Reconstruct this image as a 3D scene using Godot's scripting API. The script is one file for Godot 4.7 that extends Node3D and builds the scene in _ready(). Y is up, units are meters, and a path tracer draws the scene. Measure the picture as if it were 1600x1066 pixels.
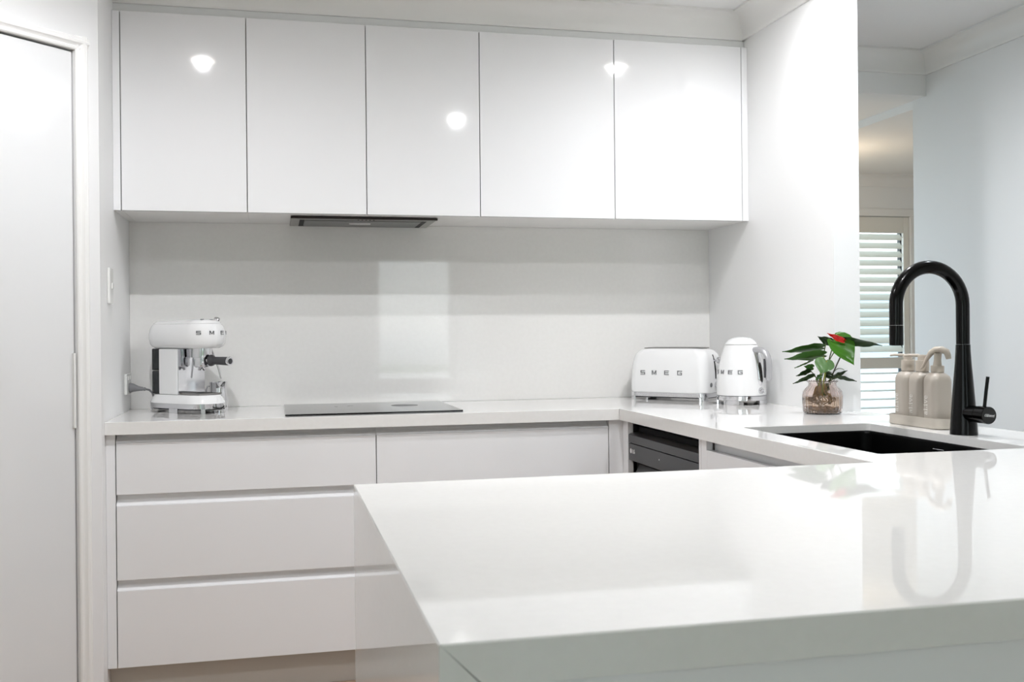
extends Node3D

# ---------------------------------------------------------------- geometry
class Geo:
	var P := PackedVector3Array()
	var T := PackedInt32Array()

	func add(p: PackedVector3Array, t: PackedInt32Array) -> void:
		var c := Vector3.ZERO
		for v in p:
			c += v
		c /= maxi(p.size(), 1)
		var vol := 0.0
		for i in range(0, t.size(), 3):
			vol += (p[t[i]] - c).dot((p[t[i + 1]] - c).cross(p[t[i + 2]] - c))
		var base := P.size()
		P.append_array(p)
		for i in range(0, t.size(), 3):
			T.append(base + t[i])
			if vol >= 0.0:
				T.append(base + t[i + 1]); T.append(base + t[i + 2])
			else:
				T.append(base + t[i + 2]); T.append(base + t[i + 1])

	func moved(x: Transform3D) -> Geo:
		for i in P.size():
			P[i] = x * P[i]
		return self

	func join(g: Geo, x := Transform3D()) -> Geo:
		var base := P.size()
		for v in g.P:
			P.append(x * v)
		for i in g.T:
			T.append(base + i)
		return self

	# box between two corners
	func box(a: Vector3, b: Vector3) -> Geo:
		var p := PackedVector3Array()
		for i in 8:
			p.append(Vector3(b.x if i & 1 else a.x, b.y if i & 2 else a.y, b.z if i & 4 else a.z))
		add(p, PackedInt32Array([0, 2, 3, 0, 3, 1, 4, 5, 7, 4, 7, 6, 0, 1, 5, 0, 5, 4, 2, 6, 7, 2, 7, 3, 0, 4, 6, 0, 6, 2, 1, 3, 7, 1, 7, 5]))
		return self

	# rounded box between two corners
	func rbox(a: Vector3, b: Vector3, r := 0.002, n := 2) -> Geo:
		var c := (a + b) / 2.0
		var h := ((b - a) / 2.0).abs()
		r = minf(r, minf(h.x, minf(h.y, h.z)) * 0.999)
		var off := []
		for i in n + 1:
			off.append(tan(PI / 4.0 * (1.0 - float(i) / n)) * r)
		var p := PackedVector3Array()
		var t := PackedInt32Array()
		for ax in 3:
			var u := (ax + 1) % 3
			var w := (ax + 2) % 3
			var lu := []
			var lw := []
			for i in n + 1:
				lu.append(-(h[u] - r) - off[i]); lw.append(-(h[w] - r) - off[i])
			for i in n + 1:
				lu.append(h[u] - r + off[n - i]); lw.append(h[w] - r + off[n - i])
			for s in [-1.0, 1.0]:
				var base := p.size()
				for i in lu.size():
					for j in lw.size():
						var q := Vector3.ZERO
						q[ax] = s * h[ax]; q[u] = lu[i]; q[w] = lw[j]
						var inner := Vector3(clampf(q.x, -(h.x - r), h.x - r), clampf(q.y, -(h.y - r), h.y - r), clampf(q.z, -(h.z - r), h.z - r))
						p.append(c + inner + (q - inner).normalized() * r)
				var m := lw.size()
				for i in lu.size() - 1:
					for j in m - 1:
						var k := base + i * m + j
						if s > 0:
							t.append_array([k, k + m, k + m + 1, k, k + m + 1, k + 1])
						else:
							t.append_array([k, k + m + 1, k + m, k, k + 1, k + m + 1])
		add(p, t)
		return self

	# rings of equal size joined one to the next; caps by fan round the centre
	func loft(rings: Array, cap0 := true, cap1 := true, closed := true) -> Geo:
		var p := PackedVector3Array()
		var t := PackedInt32Array()
		var n: int = rings[0].size()
		for r in rings:
			p.append_array(PackedVector3Array(r))
		for i in rings.size() - 1:
			for j in (n if closed else n - 1):
				var a := i * n + j
				var b := i * n + (j + 1) % n
				t.append_array([a, b, b + n, a, b + n, a + n])
		for e in 2:
			if (cap0 if e == 0 else cap1):
				var o := 0 if e == 0 else (rings.size() - 1) * n
				var c := Vector3.ZERO
				for j in n:
					c += p[o + j]
				var ci := p.size()
				p.append(c / n)
				for j in n:
					if e == 0:
						t.append_array([ci, o + (j + 1) % n, o + j])
					else:
						t.append_array([ci, o + j, o + (j + 1) % n])
		add(p, t)
		return self

	# profile of (radius, height); a ring with radius 0 closes to a point
	func lathe(prof: Array, seg := 32, rib := 0.0, ribs := 0, closed_profile := false) -> Geo:
		var rings := []
		for q in prof:
			var ring := []
			for j in seg:
				var a := TAU * j / seg
				var r: float = maxf(q.x, 0.00001)
				if rib != 0.0:
					r *= 1.0 + rib * cos(ribs * a)
				ring.append(Vector3(sin(a) * r, q.y, cos(a) * r))
			rings.append(ring)
		if closed_profile:
			rings.append(rings[0])
		return loft(rings, not closed_profile, not closed_profile)

	# tube along points with one radius per point
	func tube(pts: Array, rad: Array, seg := 12) -> Geo:
		var rings := []
		var nrm := Vector3.ZERO
		for i in pts.size():
			var d: Vector3 = (pts[mini(i + 1, pts.size() - 1)] - pts[maxi(i - 1, 0)]).normalized()
			if nrm == Vector3.ZERO:
				nrm = d.cross(Vector3.UP if absf(d.y) < 0.9 else Vector3.RIGHT).normalized()
			nrm = (nrm - d * nrm.dot(d)).normalized()
			var bn := d.cross(nrm)
			var r: float = rad[mini(i, rad.size() - 1)]
			var ring := []
			for j in seg:
				var a := TAU * j / seg
				ring.append(pts[i] + (nrm * cos(a) + bn * sin(a)) * r)
			rings.append(ring)
		return loft(rings)

	# polygon in a plane (o + u * x + v * y) pushed along w
	func prism(poly: Array, o: Vector3, u: Vector3, v: Vector3, w: Vector3) -> Geo:
		var n := poly.size()
		var pv := PackedVector2Array(poly)
		var p := PackedVector3Array()
		var t := PackedInt32Array()
		for e in 2:
			for q in poly:
				p.append(o + u * q.x + v * q.y + (w if e else Vector3.ZERO))
		var cap := Geometry2D.triangulate_polygon(pv)
		var ccw := not Geometry2D.is_polygon_clockwise(pv)
		for i in range(0, cap.size(), 3):
			var a := cap[i]
			var b := cap[i + 1]
			var c := cap[i + 2]
			if (pv[b] - pv[a]).cross(pv[c] - pv[a]) < 0.0:
				var s := b
				b = c
				c = s
			t.append_array([a, c, b, a + n, b + n, c + n])
		for j in n:
			var k := (j + 1) % n
			if ccw:
				t.append_array([j, k, k + n, j, k + n, j + n])
			else:
				t.append_array([j, k + n, k, j, j + n, k + n])
		add(p, t)
		return self

	func mesh(angle := 35.0) -> ArrayMesh:
		var nt := T.size() / 3
		var fn := PackedVector3Array()
		fn.resize(nt)
		var at := {}
		var key := PackedInt32Array()
		key.resize(P.size())
		var lists := []
		for i in P.size():
			var k := Vector3i((P[i] * 50000.0).round())
			if not at.has(k):
				at[k] = lists.size()
				lists.append(PackedInt32Array())
			key[i] = at[k]
		for f in nt:
			var a := P[T[f * 3]]
			fn[f] = (P[T[f * 3 + 1]] - a).cross(P[T[f * 3 + 2]] - a)
			for c in 3:
				lists[key[T[f * 3 + c]]].append(f)
		var un := PackedVector3Array()
		un.resize(nt)
		for f in nt:
			un[f] = fn[f].normalized()
		var lim := cos(deg_to_rad(angle))
		var V := PackedVector3Array()
		var N := PackedVector3Array()
		for f in nt:
			if fn[f].length_squared() < 1e-24:
				continue
			for c in [0, 2, 1]:
				var vi := T[f * 3 + c]
				var s := Vector3.ZERO
				for g in lists[key[vi]]:
					if un[g].dot(un[f]) > lim:
						s += fn[g]
				V.append(P[vi])
				N.append(s.normalized() if s.length_squared() > 0.0 else un[f])
		var arr := []
		arr.resize(Mesh.ARRAY_MAX)
		arr[Mesh.ARRAY_VERTEX] = V
		arr[Mesh.ARRAY_NORMAL] = N
		var m := ArrayMesh.new()
		m.add_surface_from_arrays(Mesh.PRIMITIVE_TRIANGLES, arr)
		return m

# ---------------------------------------------------------------- scene helpers
var M := {}
var taken := {}

func numbered(n: String) -> String:
	if not taken.has(n):
		taken[n] = 0
		return n
	taken[n] += 1
	return "%s_%03d" % [n, taken[n]]

func thing(called: String, label: String, category: String, at := Vector3.ZERO, turn := 0.0, group := "") -> Node3D:
	var o := Node3D.new()
	o.name = numbered(called)
	add_child(o)
	o.position = at
	o.rotation.y = turn
	o.set_meta("label", label)
	o.set_meta("category", category)
	if group:
		o.set_meta("group", group)
	return o

func obj(called: String, g: Geo, m: Material, parent: Node = self, angle := 35.0) -> MeshInstance3D:
	var o := MeshInstance3D.new()
	o.name = numbered(called) if parent == self else called
	o.mesh = g.mesh(angle)
	o.material_override = m
	parent.add_child(o, true)
	return o

func struct(called: String, g: Geo, m: Material, label: String, category: String) -> MeshInstance3D:
	var o := obj(called, g, m)
	o.set_meta("kind", "structure")
	o.set_meta("label", label)
	o.set_meta("category", category)
	return o

func mat(name_: String, c: Color, rough: float, metal := 0.0, spec := 0.5) -> StandardMaterial3D:
	var m := StandardMaterial3D.new()
	m.resource_name = name_
	m.albedo_color = c
	m.roughness = rough
	m.metallic = metal
	m.metallic_specular = spec
	M[name_] = m
	return m

func noise_tex(freq: float, lo: Color, hi: Color, sd: int, oct := 4) -> NoiseTexture2D:
	var n := FastNoiseLite.new()
	n.seed = sd
	n.frequency = freq
	n.fractal_octaves = oct
	var t := NoiseTexture2D.new()
	t.width = 512
	t.height = 512
	t.seamless = true
	t.noise = n
	var r := Gradient.new()
	r.set_color(0, lo)
	r.set_color(1, hi)
	t.color_ramp = r
	return t

func g() -> Geo:
	return Geo.new()

# rounded rectangle outline in plan, counter-clockwise seen from above, at height y
func plan(hx: float, hz: float, r: float, y: float, n := 6) -> Array:
	var out := []
	r = minf(r, minf(hx, hz))
	for q in 4:
		var cx := (hx - r) * (1.0 if q == 0 or q == 3 else -1.0)
		var cz := (hz - r) * (1.0 if q < 2 else -1.0)
		for i in n + 1:
			var a := PI / 2.0 * q + PI / 2.0 * i / n
			out.append(Vector3(cx + r * cos(a), y, cz + r * sin(a)))
	return out

# lettering as geometry; x runs along the line, y up, front faces +z, centred
func text_geo(text: String, height: float, depth: float, serif := false, slant := 0.0, bold := false) -> Geo:
	var f := SystemFont.new()
	f.font_names = PackedStringArray(["Droid Serif" if serif else "Droid Sans"])
	if bold:
		f.font_weight = 700
	var tm := TextMesh.new()
	tm.font = f
	tm.text = text
	tm.font_size = 32
	tm.pixel_size = height / 32.0
	tm.depth = depth
	tm.curve_step = 1.0
	var a := tm.get_mesh_arrays()
	var v: PackedVector3Array = a[Mesh.ARRAY_VERTEX]
	var idx: PackedInt32Array = a[Mesh.ARRAY_INDEX] if a[Mesh.ARRAY_INDEX] != null else PackedInt32Array(range(v.size()))
	var out := g()
	for i in v.size():
		v[i].x += v[i].y * slant
	out.P = v
	for i in range(0, idx.size(), 3):
		out.T.append_array([idx[i], idx[i + 2], idx[i + 1]])
	return out

# wide block letters of bars, 1 wide by 1 high, centred, thickness d
func block_letter(ch: String, w: float, h: float, d: float) -> Geo:
	var s := 0.16
	var bars := []
	match ch:
		"S": bars = [[0, 1 - s, 1, 1], [0, .5 - s / 2, 1, .5 + s / 2], [0, 0, 1, s], [0, .5, s * 1.1, 1], [1 - s * 1.1, 0, 1, .5]]
		"E": bars = [[0, 1 - s, 1, 1], [0, .5 - s / 2, .92, .5 + s / 2], [0, 0, 1, s], [0, 0, s * 1.1, 1]]
		"G": bars = [[0, 1 - s, 1, 1], [0, 0, 1, s], [0, 0, s * 1.1, 1], [1 - s * 1.1, 0, 1, .55], [.5, .55 - s, 1, .55], [1 - s * 1.1, .78, 1, 1]]
		"M": bars = [[0, 0, s * 1.1, 1], [1 - s * 1.1, 0, 1, 1]]
	var out := g()
	for b in bars:
		out.box(Vector3((b[0] - .5) * w, (b[1] - .5) * h, -d), Vector3((b[2] - .5) * w, (b[3] - .5) * h, d))
	if ch == "M":
		for k in [-1.0, 1.0]:
			out.prism([Vector2(k * .5 * w, .5 * h), Vector2(k * (.5 - s * 1.3) * w, .5 * h), Vector2(0, -.22 * h), Vector2(0, -.5 * h)], Vector3(0, 0, -d), Vector3.RIGHT, Vector3.UP, Vector3(0, 0, 2 * d))
	return out

# a wall strip that follows part of a plan outline (open), with thickness
func arc_wall(pts: Array, thick: float, y0: float, y1: float, centre := Vector3.ZERO) -> Geo:
	var rings := []
	for p in pts:
		var dir: Vector3 = (p - centre)
		dir.y = 0
		dir = dir.normalized()
		var q: Vector3 = p - dir * thick
		rings.append([Vector3(p.x, y0, p.z), Vector3(p.x, y1, p.z), Vector3(q.x, y1, q.z), Vector3(q.x, y0, q.z)])
	return g().loft(rings)

# ---------------------------------------------------------------- build
const H := 0.9          # bench height
const XL := -0.5255     # left return wall
const XR := 1.796       # right wall, kitchen face
const XO := 1.89        # right wall, outer face
const XF := 1.1814      # front edge of the return bench
const ZI := 2.171       # inner edge of the peninsula
const ZO := 3.142       # outer edge of the peninsula
const IX := 0.135       # left end of the peninsula
const CEIL := 2.4

func _ready() -> void:
	# camera
	var cam := Camera3D.new()
	cam.name = "camera"
	var yaw := 0.2291
	var rl := -0.0096
	var r0 := Vector3(cos(yaw), 0, sin(yaw))
	var fw := Vector3(sin(yaw), 0, -cos(yaw))
	var rt := r0 * cos(rl) + Vector3.UP * sin(rl)
	var up := -r0 * sin(rl) + Vector3.UP * cos(rl)
	cam.transform = Transform3D(Basis(rt, up, -fw), Vector3(0, 1.1672, 4.0092))
	var px := 1589.0
	cam.projection = Camera3D.PROJECTION_FRUSTUM
	cam.near = 0.05
	cam.far = 200.0
	cam.size = 0.05 * 1066.0 / px
	cam.frustum_offset = Vector2(0, -0.05 * 11.1 / px)
	add_child(cam)
	cam.current = true

	# sky and exposure
	var env := Environment.new()
	var skm := ProceduralSkyMaterial.new()
	skm.sky_top_color = Color(0.72, 0.82, 0.90)
	skm.sky_horizon_color = Color(0.93, 0.96, 0.95)
	skm.ground_horizon_color = Color(0.80, 0.86, 0.88)
	skm.ground_bottom_color = Color(0.55, 0.60, 0.58)
	var sk := Sky.new()
	sk.sky_material = skm
	env.background_mode = Environment.BG_SKY
	env.sky = sk
	env.background_energy_multiplier = 3.4
	env.tonemap_mode = Environment.TONE_MAPPER_LINEAR
	env.tonemap_exposure = 1.15
	env.sdfgi_enabled = true
	env.ssao_enabled = true
	env.ssil_enabled = true
	var we := WorldEnvironment.new()
	we.name = "world_environment"
	we.environment = env
	var lens := CameraAttributesPhysical.new()
	lens.frustum_focal_length = 35.0
	lens.exposure_aperture = 10.0
	lens.frustum_focus_distance = 3.4
	we.camera_attributes = lens
	add_child(we)

	make_materials()
	downlights()
	shell()
	far_room()
	upper_cabinets()
	benches()
	base_cabinets()
	appliances()
	sink_area()
	wall_fittings()

func make_materials() -> void:
	mat("wall paint", Color(0.955, 0.955, 0.953), 0.55)
	mat("ceiling paint", Color(0.955, 0.955, 0.955), 0.85)
	mat("trim paint", Color(0.95, 0.947, 0.94), 0.3)
	mat("door paint", Color(0.895, 0.898, 0.90), 0.06)
	mat("pantry wall paint", Color(0.92, 0.92, 0.92), 0.5)
	mat("gloss white", Color(0.95, 0.95, 0.955), 0.06)
	mat("satin white", Color(0.95, 0.95, 0.955), 0.22)
	mat("cabinet carcass", Color(0.94, 0.937, 0.93), 0.4)
	var st := mat("stone", Color(1, 1, 1), 0.035, 0.0, 0.38)
	st.albedo_texture = noise_tex(0.03, Color(0.926, 0.92, 0.91), Color(0.938, 0.933, 0.923), 7)
	st.uv1_triplanar = true
	st.uv1_world_triplanar = true
	st.uv1_scale = Vector3(3, 3, 3)
	var ss: StandardMaterial3D = st.duplicate()
	ss.resource_name = "splashback stone"
	ss.metallic_specular = 0.55
	M["splashback stone"] = ss
	var fl := mat("timber floor", Color(1, 1, 1), 0.3)
	fl.albedo_texture = noise_tex(0.012, Color(0.60, 0.49, 0.40), Color(0.73, 0.62, 0.52), 3)
	fl.uv1_triplanar = true
	fl.uv1_world_triplanar = true
	fl.uv1_scale = Vector3(0.25, 3, 3)
	mat("kickboard", Color(0.80, 0.78, 0.75), 0.25)
	mat("black glass", Color(0.012, 0.012, 0.013), 0.015)
	mat("burner print", Color(0.10, 0.10, 0.10), 0.3)
	mat("steel", Color(0.62, 0.61, 0.60), 0.28, 1.0)
	mat("handle alloy", Color(0.74, 0.74, 0.75), 0.3, 0.55)
	mat("bronze steel", Color(0.20, 0.17, 0.16), 0.3, 0.6)
	mat("filter steel", Color(0.55, 0.55, 0.55), 0.4, 1.0)
	mat("chrome", Color(0.86, 0.86, 0.87), 0.06, 1.0)
	mat("dark slot", Color(0.015, 0.015, 0.015), 0.6)
	mat("enamel", Color(0.95, 0.95, 0.95), 0.08)
	mat("grey letters", Color(0.52, 0.52, 0.53), 0.3, 0.6)
	mat("smoke plastic", Color(0.16, 0.17, 0.18), 0.12)
	mat("grey rubber", Color(0.25, 0.25, 0.26), 0.4)
	mat("cord grey", Color(0.52, 0.52, 0.53), 0.45)
	mat("white plastic", Color(0.93, 0.93, 0.92), 0.25)
	mat("graphite", Color(0.21, 0.21, 0.215), 0.3, 0.3)
	mat("black gap", Color(0.01, 0.01, 0.01), 0.9)
	mat("pale print", Color(0.92, 0.92, 0.92), 0.4)
	mat("bottle print", Color(0.90, 0.885, 0.86), 0.4)
	mat("sink granite", Color(0.007, 0.007, 0.007), 0.45, 0.0, 0.25)
	var tb := mat("tap black", Color(0.010, 0.010, 0.010), 0.22, 0.0, 0.27)
	tb.clearcoat_enabled = true
	tb.clearcoat = 0.15
	tb.clearcoat_roughness = 0.12
	mat("tap face", Color(0.03, 0.035, 0.036), 0.45)
	mat("taupe plastic", Color(0.72, 0.685, 0.64), 0.36)
	mat("tray stone", Color(0.75, 0.72, 0.675), 0.35)
	mat("cap plastic", Color(0.76, 0.715, 0.66), 0.35)
	var sh := mat("shutter paint", Color(0.90, 0.92, 0.90), 0.35)
	sh.backlight_enabled = true
	sh.backlight = Color(1.0, 0.98, 0.95)
	mat("shutter frame", Color(0.93, 0.92, 0.89), 0.35)
	var gl := mat("rose glass", Color(0.97, 0.93, 0.915, 0.0), 0.02)
	gl.refraction_enabled = true
	gl.refraction_scale = 0.05
	var wt := mat("pond water", Color(0.95, 0.90, 0.80, 0.0), 0.0)
	wt.refraction_enabled = true
	wt.refraction_scale = 0.033
	var pn := mat("window glass", Color(1, 1, 1, 0.03), 0.0)
	pn.transparency = BaseMaterial3D.TRANSPARENCY_ALPHA
	var gp := mat("gauge glass", Color(0.10, 0.08, 0.07), 0.05)
	gp.metallic_specular = 0.6
	mat("root", Color(0.62, 0.50, 0.30), 0.6)
	mat("pebble", Color(0.72, 0.58, 0.40), 0.5)
	for n in [["leaf bright", Color(0.24, 0.47, 0.06)], ["leaf mid", Color(0.20, 0.36, 0.12)], ["leaf dark", Color(0.09, 0.19, 0.06)], ["leaf pale", Color(0.36, 0.50, 0.30)], ["spathe red", Color(0.78, 0.07, 0.04)], ["stem", Color(0.27, 0.34, 0.12)], ["stem yellow", Color(0.58, 0.60, 0.22)], ["stem dark", Color(0.20, 0.22, 0.12)]]:
		var m := mat(n[0], n[1], 0.3)
		if n[0].begins_with("leaf"):
			m.backlight_enabled = true
			m.backlight = Color(0.25, 0.3, 0.1)
	mat("lawn", Color(0.44, 0.56, 0.30), 0.9)
	mat("paving", Color(0.80, 0.80, 0.78), 0.8)
	mat("fence blue grey", Color(0.78, 0.83, 0.86), 0.7)
	var lp := mat("lamp lens", Color(1, 1, 1), 0.4)
	lp.emission_enabled = true
	lp.emission = Color(1.0, 0.97, 0.93)
	lp.emission_energy_multiplier = 45.0
	var wl := mat("lantern paper", Color(1, 0.93, 0.8), 0.8)
	wl.emission_enabled = true
	wl.emission = Color(1.0, 0.91, 0.78)
	wl.emission_energy_multiplier = 2.0

# three recessed downlights; their reflections show in the doors and the pantry door
func downlights() -> void:
	var spots := [[Vector2(2.25, 1.45), "recessed round ceiling downlight in the living room passage beside the pale wall"], [Vector2(-0.302, 1.46), "recessed round ceiling downlight nearest the pantry door, mirrored in the leftmost overhead door"],
		[Vector2(1.017, 2.445), "recessed round ceiling downlight above the peninsula, mirrored low in the middle overhead door"],
		[Vector2(1.548, 1.205), "recessed round ceiling downlight nearest the right wall, mirrored between the two right overhead doors"]]
	for s in spots:
		var t := thing("ceiling_downlight", s[1], "downlight", Vector3(s[0].x, CEIL, s[0].y), 0.0, "recessed kitchen downlights")
		obj("trim_ring", g().lathe([Vector2(.047, -.0005), Vector2(.064, -.0005), Vector2(.063, -.0030), Vector2(.049, -.0038)], 40, 0, 0, true), M["white plastic"], t)
		obj("lamp_lens", g().lathe([Vector2(0, -.0045), Vector2(.044, -.0045), Vector2(.0465, -.0035), Vector2(.0465, -.0010), Vector2(0, -.0010)], 32), M["lamp lens"], t)
		var l := SpotLight3D.new()
		l.name = "downlight_beam"
		l.position = Vector3(0, -.010, 0)
		l.rotation_degrees.x = -90
		l.spot_angle = 89
		l.spot_angle_attenuation = 0.7
		l.spot_range = 12
		l.spot_attenuation = 2.0
		l.light_size = 0.016
		l.light_color = Color(0.98, 0.985, 1.0) if s[0].x < 2.0 else Color(0.86, 0.93, 1.0)
		l.light_energy = 0.42 if s[0].x > 2.0 else (1.3 if s[0].y > 2.0 else (1.02 if s[0].x > 1.0 else 1.1))
		l.shadow_enabled = true
		t.add_child(l)

func cornice(a: Vector3, b: Vector3, out_: Vector3, pr := 0.076, dr := 0.097) -> Geo:
	var poly := [Vector2(0, -dr), Vector2(.010, -dr), Vector2(.012, -dr + .006)]
	for i in 9:
		var an := PI / 2 * i / 8
		poly.append(Vector2(.012 + (pr - .018) * (1 - cos(an)), -dr + .008 + (dr - .016) * sin(an)))
	poly.append_array([Vector2(pr, -.008), Vector2(pr, 0), Vector2(0, 0)])
	return g().prism(poly, a, out_, Vector3.UP, b - a)

func shell() -> void:
	var wp: Material = M["wall paint"]
	struct("floor", g().box(Vector3(-1.7, -.1, -3.4), Vector3(6.3, 0, 7.7)), M["timber floor"], "pale brown timber floor running under the kitchen cabinets", "floor")
	struct("ceiling", g().box(Vector3(-1.7, CEIL, -.108), Vector3(3.1, CEIL + .15, 7.7)), M["ceiling paint"], "flat white kitchen ceiling above the overhead cupboards", "ceiling")
	struct("wall_back", g().box(Vector3(-1.7, 0, -.14), Vector3(XO, CEIL, -.021)), wp, "white kitchen back wall behind the splashback", "wall")
	struct("wall_left", g().box(Vector3(XL - .1, 0, -.02), Vector3(XL, CEIL, .652)), wp, "short white return wall left of the coffee machine", "wall")
	struct("wall_right", g().box(Vector3(XR, 0, -.02), Vector3(XO, CEIL, .988)), wp, "white side wall at the right end of the overhead cupboards", "wall")
	# bulkhead and cornices
	struct("bulkhead", g().box(Vector3(XL, 2.272, -.02), Vector3(XR, CEIL, .345)), wp, "white bulkhead strip between overhead cupboards and ceiling", "bulkhead")
	struct("trim_1", cornice(Vector3(XL, CEIL, .345), Vector3(XR, CEIL, .345), Vector3(0, 0, 1)), M["trim paint"], "white coved cornice above the overhead cupboards", "cornice")
	struct("trim_2", cornice(Vector3(XR, CEIL, .345), Vector3(XR, CEIL, .988), Vector3(-1, 0, 0)), M["trim paint"], "white coved cornice along the right kitchen wall", "cornice")
	# corner pantry wall at 45 degrees with its door: local x runs to the back right, z faces the room
	var n := Node3D.new()
	n.name = "wall_pantry"
	n.position = Vector3(XL, 0, .655)
	n.rotation.y = PI / 4
	add_child(n)
	n.set_meta("kind", "structure")
	n.set_meta("label", "white angled pantry wall around the flush door at far left")
	n.set_meta("category", "wall")
	var x0 := -.0855 - .83
	var x1 := -.0855
	var w := g()
	w.box(Vector3(x1 + .0, 0, -.1), Vector3(0, CEIL, 0))
	w.box(Vector3(-1.25, 0, -.1), Vector3(x0, CEIL, 0))
	w.box(Vector3(x0, 2.039, -.1), Vector3(x1, CEIL, 0))
	obj("wall_panel", w, M["pantry wall paint"], n)
	var prof := [Vector2(0, 0), Vector2(0, .009), Vector2(.003, .012), Vector2(.009, .013), Vector2(.012, .010), Vector2(.016, .012), Vector2(.022, .018), Vector2(.028, .019), Vector2(.031, .016), Vector2(.035, .017), Vector2(.040, .013), Vector2(.043, .006), Vector2(.044, 0)]
	var dn := Node3D.new()
	dn.name = "door_1"
	dn.transform = n.transform
	add_child(dn)
	dn.set_meta("kind", "structure")
	dn.set_meta("label", "flush white pantry door at far left with moulded architrave")
	dn.set_meta("category", "door")
	obj("door_leaf", g().rbox(Vector3(x0 + .003, .008, -.043), Vector3(x1 - .003, 2.034, -.004), .002), M["door paint"], dn, 5.0)
	obj("pull_strip", g().rbox(Vector3(x1 - .011, .895, -.006), Vector3(x1 - .004, 1.122, .006), .002), M["white plastic"], dn)
	obj("architrave", g().prism(prof, Vector3(x1 + .0005, 0, .0002), Vector3.RIGHT, Vector3(0, 0, 1), Vector3(0, 2.0385 + .044, 0)), M["trim paint"], dn, 20)
	obj("architrave", g().prism(prof, Vector3(x0 - .0005, 0, .0002), Vector3.LEFT, Vector3(0, 0, 1), Vector3(0, 2.0385 + .044, 0)), M["trim paint"], dn, 20)
	obj("architrave", g().prism(prof, Vector3(x0 - .044, 2.0385, .0004), Vector3.UP, Vector3(0, 0, 1), Vector3(.83 + .088, 0, 0)), M["trim paint"], dn, 20)
	# rest of the open plan room behind the camera
	var sw := g()
	sw.box(Vector3(-1.6, 0, 1.3), Vector3(-1.374, CEIL, 4.3))
	sw.box(Vector3(-1.6, 0, 7.2), Vector3(-1.374, CEIL, 7.7))
	sw.box(Vector3(-1.6, 2.15, 4.3), Vector3(-1.374, CEIL, 7.2))
	sw.box(Vector3(-1.6, 0, 4.3), Vector3(-1.374, .15, 7.2))
	struct("wall_side", sw, wp, "white wall left of the camera beyond the pantry", "wall")
	struct("wall_outer", g().box(Vector3(-1.7, 0, -.02), Vector3(-1.6, CEIL, 4.3)), wp, "outer wall behind the corner pantry", "wall")
	var w2 := Node3D.new()
	w2.name = "window_2"
	add_child(w2)
	w2.set_meta("kind", "structure")
	w2.set_meta("label", "wide garden window in the side wall behind the camera")
	w2.set_meta("category", "window")
	for k in 3:
		var za := 4.3 + k * .9667
		var fg := g()
		fg.box(Vector3(-1.52, .15, za), Vector3(-1.47, 2.15, za + .04))
		fg.box(Vector3(-1.52, .15, za + .9267), Vector3(-1.47, 2.15, za + .9667))
		fg.box(Vector3(-1.52, .15, za), Vector3(-1.47, .19, za + .9667))
		fg.box(Vector3(-1.52, 2.11, za), Vector3(-1.47, 2.15, za + .9667))
		obj("window_frame", fg, M["trim paint"], w2)
		obj("pane", g().box(Vector3(-1.498, .19, za + .04), Vector3(-1.493, 2.11, za + .9267)), M["window glass"], w2)
	struct("wall_living", g().box(Vector3(2.855, 0, -.108), Vector3(2.955, CEIL, 7.7)), wp, "pale blue grey living room wall at far right", "wall")
	struct("header", g().box(Vector3(XO, 2.216, -.108), Vector3(2.855, CEIL, -.008)), wp, "white header beam over the opening to the far room", "beam")
	struct("trim_3", cornice(Vector3(XO, CEIL, -.008), Vector3(2.855, CEIL, -.008), Vector3(0, 0, 1), .086, .09), M["trim paint"], "cornice above the header beam at upper right", "cornice")
	struct("trim_4", cornice(Vector3(2.855, CEIL, -.008), Vector3(2.855, CEIL, 7.5), Vector3(-1, 0, 0), .086, .09), M["trim paint"], "cornice along the top of the far right living room wall", "cornice")
	var b := g()
	b.box(Vector3(-1.6, 0, 7.5), Vector3(1.1, CEIL, 7.65))
	b.box(Vector3(2.0, 0, 7.5), Vector3(2.955, CEIL, 7.65))
	b.box(Vector3(1.1, 2.06, 7.5), Vector3(2.0, CEIL, 7.65))
	struct("wall_rear", b, wp, "white rear wall behind the camera with a glazed door", "wall")
	var sd := Node3D.new()
	sd.name = "door_2"
	add_child(sd)
	sd.set_meta("kind", "structure")
	sd.set_meta("label", "glazed door to the lawn behind the camera")
	sd.set_meta("category", "door")
	var fr := g()
	for x in [1.1, 1.95]:
		fr.box(Vector3(x, 0, 7.54), Vector3(x + .05, 2.06, 7.59))
	fr.box(Vector3(1.1, 2.01, 7.54), Vector3(2.0, 2.06, 7.59))
	fr.box(Vector3(1.1, 0, 7.54), Vector3(2.0, .05, 7.59))
	obj("door_frame", fr, M["trim paint"], sd)
	obj("pane", g().box(Vector3(1.15, .05, 7.562), Vector3(1.95, 2.01, 7.567)), M["window glass"], sd)
	struct("lawn_outside", g().box(Vector3(-20, -.25, 7.8), Vector3(22, -.12, 40)).box(Vector3(-20, -.25, 1), Vector3(-1.75, -.12, 7.8)), M["lawn"], "green lawn outside the sliding door behind the camera", "lawn")

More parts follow.
